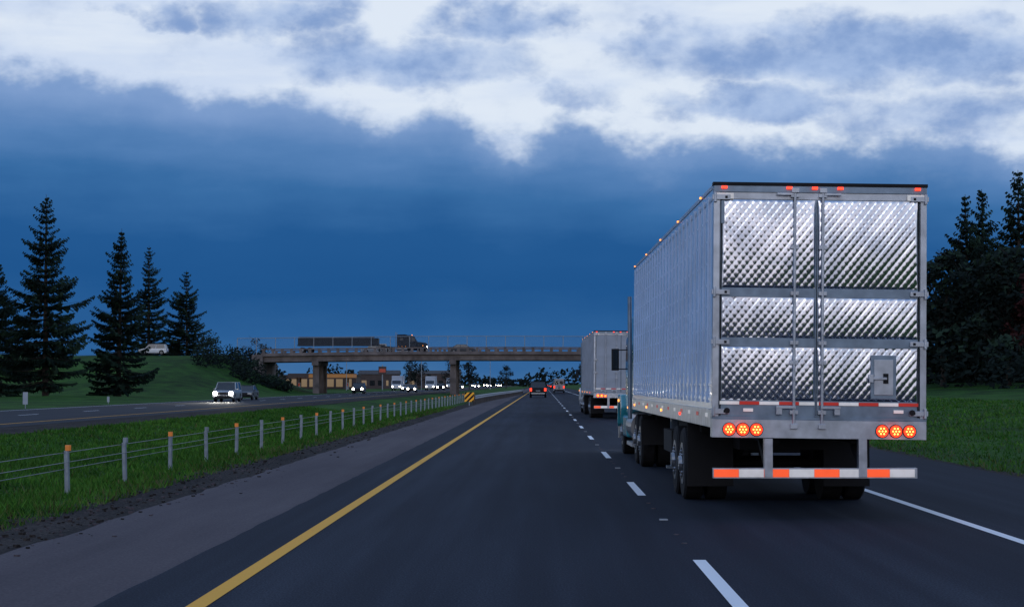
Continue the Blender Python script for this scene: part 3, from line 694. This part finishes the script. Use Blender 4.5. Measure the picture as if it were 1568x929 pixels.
tr=tractor(-27.0,309.2,-PI/2,'blackp'); tr.location.z=zt
e=empty('flatbed_trailer',(-34.0,309.2,zt-.05)); s=MB()
s.bx(-7.2,7.4,-1.25,1.25,1.25,1.45,'dark'); s.bx(-7.1,6.4,-1.22,1.22,1.453,2.55,'blackp'); s.prism([(-1.2,2.553),(1.2,2.553),(.9,2.8),(-.9,2.8)],-7.0,5.6,'darkgrey')
for x0 in (-6.4,-5.1):
    for sd in(-1,1): s.cyl((x0,sd*.95,.5),(x0,sd*1.23,.5),.5,.5,'tire',20); s.cyl((x0,sd*1.23,.5),(x0,sd*1.24,.5),.27,.27,'rim',14)
s.build('deck_and_load',e,bevel=.02)
# ------------------------------------------------------------------ world
w=bpy.data.worlds.new('World'); S.world=w; w.use_nodes=True; nt=w.node_tree; nt.nodes.clear()
try: w.cycles.sampling_method='MANUAL'; w.cycles.sample_map_resolution=256
except Exception as ex: print(ex)
N=nt.nodes; Lk=nt.links
def setin(sock,v):
    if isinstance(v,(int,float)): sock.default_value=v
    else: Lk.new(v,sock)
def m_(op,a,b=0.0,c=None,clamp=False):
    n=N.new('ShaderNodeMath'); n.operation=op; n.use_clamp=clamp; setin(n.inputs[0],a); setin(n.inputs[1],b)
    if c is not None: setin(n.inputs[2],c)
    return n.outputs[0]
def sm(x,a,b):
    n=N.new('ShaderNodeMapRange'); n.interpolation_type='SMOOTHSTEP'; setin(n.inputs[0],x); n.inputs[1].default_value=a; n.inputs[2].default_value=b; return n.outputs[0]
def mixc(f,a,b):
    n=N.new('ShaderNodeMix'); n.data_type='RGBA'; setin(n.inputs[0],f)
    for s_,v in((n.inputs[6],a),(n.inputs[7],b)):
        if isinstance(v,tuple): s_.default_value=v+(1,)
        else: Lk.new(v,s_)
    return n.outputs[2]
tc=N.new('ShaderNodeTexCoord'); sep=N.new('ShaderNodeSeparateXYZ'); Lk.new(tc.outputs['Generated'],sep.inputs[0])
dx,dy,dz=sep.outputs
az=m_('ARCTAN2',dx,dy); el=m_('ARCSINE',dz); U=m_('MULTIPLY',az,2.815); Vv=m_('MULTIPLY',el,2.815)
def noise(scale,stretch,detail=4,rough=.55,off=(0,0,0),dist=0,color=False):
    mp=N.new('ShaderNodeMapping'); mp.inputs['Scale'].default_value=stretch; mp.inputs['Location'].default_value=off
    Lk.new(tc.outputs['Generated'],mp.inputs[0]); n=N.new('ShaderNodeTexNoise'); n.inputs['Scale'].default_value=scale; n.inputs['Detail'].default_value=detail; n.inputs['Roughness'].default_value=rough; n.inputs['Distortion'].default_value=dist
    Lk.new(mp.outputs[0],n.inputs['Vector']); 
    if color:
        sp=N.new('ShaderNodeSeparateColor'); Lk.new(n.outputs['Color'],sp.inputs[0]); return sp.outputs
    return n.outputs['Fac']
wx,wy,wz=noise(24,(1,1,1.5),5,.58,color=True)
n3=noise(9,(1,1,6),4,.5,(1,5,2))
nf=noise(55,(1,1,1.5),3,.6,(7,2,1))
fc=N.new('ShaderNodeFloatCurve'); cv=fc.mapping.curves[0]
prof=[(-300,122),(0,116),(90,122),(200,130),(330,154),(430,140),(520,156),(620,178),(690,164),(740,202),(790,198),(870,180),(930,194),(1000,224),(1100,212),(1250,222),(1400,214),(1500,240),(1800,330)]
pts=[((px-831)/2400+.5,(587-py)/1000) for px,py in prof]
cv.points[0].location=pts[0]; cv.points[1].location=pts[-1]
for p_ in pts[1:-1]: cv.points.new(*p_)
fc.mapping.update()
Uw=m_('ADD',U,m_('MULTIPLY',m_('SUBTRACT',wy,.5),.07))
Lk.new(m_('ADD',m_('DIVIDE',Uw,2.4),.5,clamp=True),fc.inputs['Value'])
back=sm(dy,-.1,-.75)
side=sm(dy,.8,.2)
Ve=m_('SUBTRACT',fc.outputs[0],m_('ADD',m_('MULTIPLY',back,.20),m_('MULTIPLY',side,.18)))
edge=m_('SUBTRACT',Ve,Vv)
bx_=m_('ADD',edge,m_('ADD',m_('MULTIPLY',m_('SUBTRACT',wx,.5),.12),m_('MULTIPLY',m_('SUBTRACT',nf,.5),.045)))
bank=sm(bx_,-.016,.034)
Uc=m_('ADD',U,m_('MULTIPLY',m_('SUBTRACT',wz,.5),.30)); Vc=m_('ADD',Vv,m_('MULTIPLY',m_('SUBTRACT',wy,.5),.11))
blobs=[(240,33,60,18,.75),(410,45,120,30,.95),(470,15,90,16,.7),(640,92,190,36,1.0),(775,38,110,28,1.0),(890,142,80,16,.6),(1020,80,80,26,.75),(1330,95,330,48,1.15),(1170,168,150,26,1.05),(1430,185,200,34,.75)]
cov=None
for (px,py,a,b,st) in blobs:
    u=m_('MULTIPLY_ADD',Uc,1/(a/1000*1.3),-(px-831)/1000/(a/1000*1.3)); v=m_('MULTIPLY_ADD',Vc,1/(b/1000*1.4),-(587-py)/1000/(b/1000*1.4))
    q=m_('MULTIPLY_ADD',v,v,m_('MULTIPLY',u,u)); q=m_('MULTIPLY_ADD',q,-st,st)
    cov=q if cov is None else m_('MAXIMUM',cov,q)
cov=m_('MAXIMUM',cov,-.22)
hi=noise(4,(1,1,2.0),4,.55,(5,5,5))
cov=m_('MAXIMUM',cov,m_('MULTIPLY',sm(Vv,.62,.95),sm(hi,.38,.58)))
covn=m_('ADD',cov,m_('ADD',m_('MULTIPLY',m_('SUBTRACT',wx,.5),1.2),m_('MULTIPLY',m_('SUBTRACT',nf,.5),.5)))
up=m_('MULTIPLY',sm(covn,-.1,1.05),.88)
sky=N.new('ShaderNodeTexSky'); sky.sky_type='NISHITA'; sky.sun_disc=False; sky.sun_elevation=math.radians(8); sky.sun_rotation=math.radians(188)
sc_=N.new('ShaderNodeVectorMath'); sc_.operation='SCALE'; Lk.new(sky.outputs[0],sc_.inputs[0]); sc_.inputs[3].default_value=.1
clear=mixc(.05,lin((228,238,252)),sc_.outputs[0])
clear=mixc(m_('MULTIPLY',sm(n3,.42,.70),.50),clear,lin((188,208,241)))
clear=mixc(m_('MULTIPLY',sm(Vv,.56,1.5),.85),clear,lin((130,163,216)))  # overhead sky out of view, darkened to lower the light on the ground
clear=mixc(m_('MULTIPLY',back,m_('MULTIPLY',sm(Vv,.9,.0),.85)),clear,(1.06,.96,1.02))
upc=mixc(sm(wx,.35,.65),lin((160,186,227)),lin((112,148,203)))
upc=mixc(m_('MULTIPLY',back,sm(Vv,1.2,.2)),upc,(.56,.55,.64))
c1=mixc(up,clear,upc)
ramp=N.new('ShaderNodeValToRGB'); cr=ramp.color_ramp
big=noise(3.2,(1,1,3),2,.5,(9,9,1))
hv=m_('ADD',m_('ADD',Vv,m_('MULTIPLY',m_('SUBTRACT',.40,fc.outputs[0]),.35)),m_('ADD',m_('MULTIPLY',m_('SUBTRACT',n3,.5),.10),m_('ADD',m_('MULTIPLY',m_('SUBTRACT',big,.5),.08),m_('MULTIPLY',m_('SUBTRACT',wx,.5),.05))))
cols=[(0.0,(66,112,162)),(.10,(46,98,154)),(.28,(32,86,144)),(.42,(36,90,148)),(.56,(58,110,166)),(.68,(86,130,184)),(.82,(118,152,202))]
while len(cr.elements)<len(cols): cr.elements.new(.5)
for i,(p_,c_) in enumerate(cols): cr.elements[i].position=p_; cr.elements[i].color=lin(c_)+(1,)
Lk.new(m_('DIVIDE',hv,.5),ramp.inputs[0])
bankc=mixc(m_('MULTIPLY',sm(bx_,.08,.0),.42),ramp.outputs[0],lin((150,178,220)))
bankc=mixc(m_('MULTIPLY',back,.6),bankc,(.38,.38,.47))
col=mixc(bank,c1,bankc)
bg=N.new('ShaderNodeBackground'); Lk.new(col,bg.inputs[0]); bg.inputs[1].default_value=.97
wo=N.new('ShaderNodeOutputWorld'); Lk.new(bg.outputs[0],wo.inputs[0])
sl=bpy.data.lights.new('sun','SUN'); sl.energy=.22; sl.angle=math.radians(25); sl.color=(1,.96,.95)
so=bpy.data.objects.new('sun',sl); S.collection.objects.link(so)
dirv=Vector((.12,.9,-.30)); so.rotation_euler=dirv.to_track_quat('-Z','Y').to_euler()
for sx in(-.6,.6):
    l=bpy.data.lights.new('headlamp_beam','SPOT'); l.energy=1400; l.spot_size=math.radians(40); l.spot_blend=.8; l.color=(1,.95,.85); l.shadow_soft_size=.1
    o=bpy.data.objects.new('headlamp_beam',l); S.collection.objects.link(o); o.location=(-28.5+sx,163.3,.8); o.rotation_euler=Vector((0,-1,-.09)).to_track_quat('-Z','Y').to_euler()
# ------------------------------------------------------------------ camera
cam=bpy.data.cameras.new('camera'); co=bpy.data.objects.new('camera',cam); S.collection.objects.link(co)
cam.sensor_width=36; cam.lens=36*2815/1568; cam.clip_start=.1; cam.clip_end=9000
co.location=(0,0,1.65)
co.rotation_euler=(math.radians(90+2.49),0,math.radians(.957))
S.camera=co
S.view_settings.view_transform='Standard'; S.view_settings.look='None'; S.view_settings.exposure=0
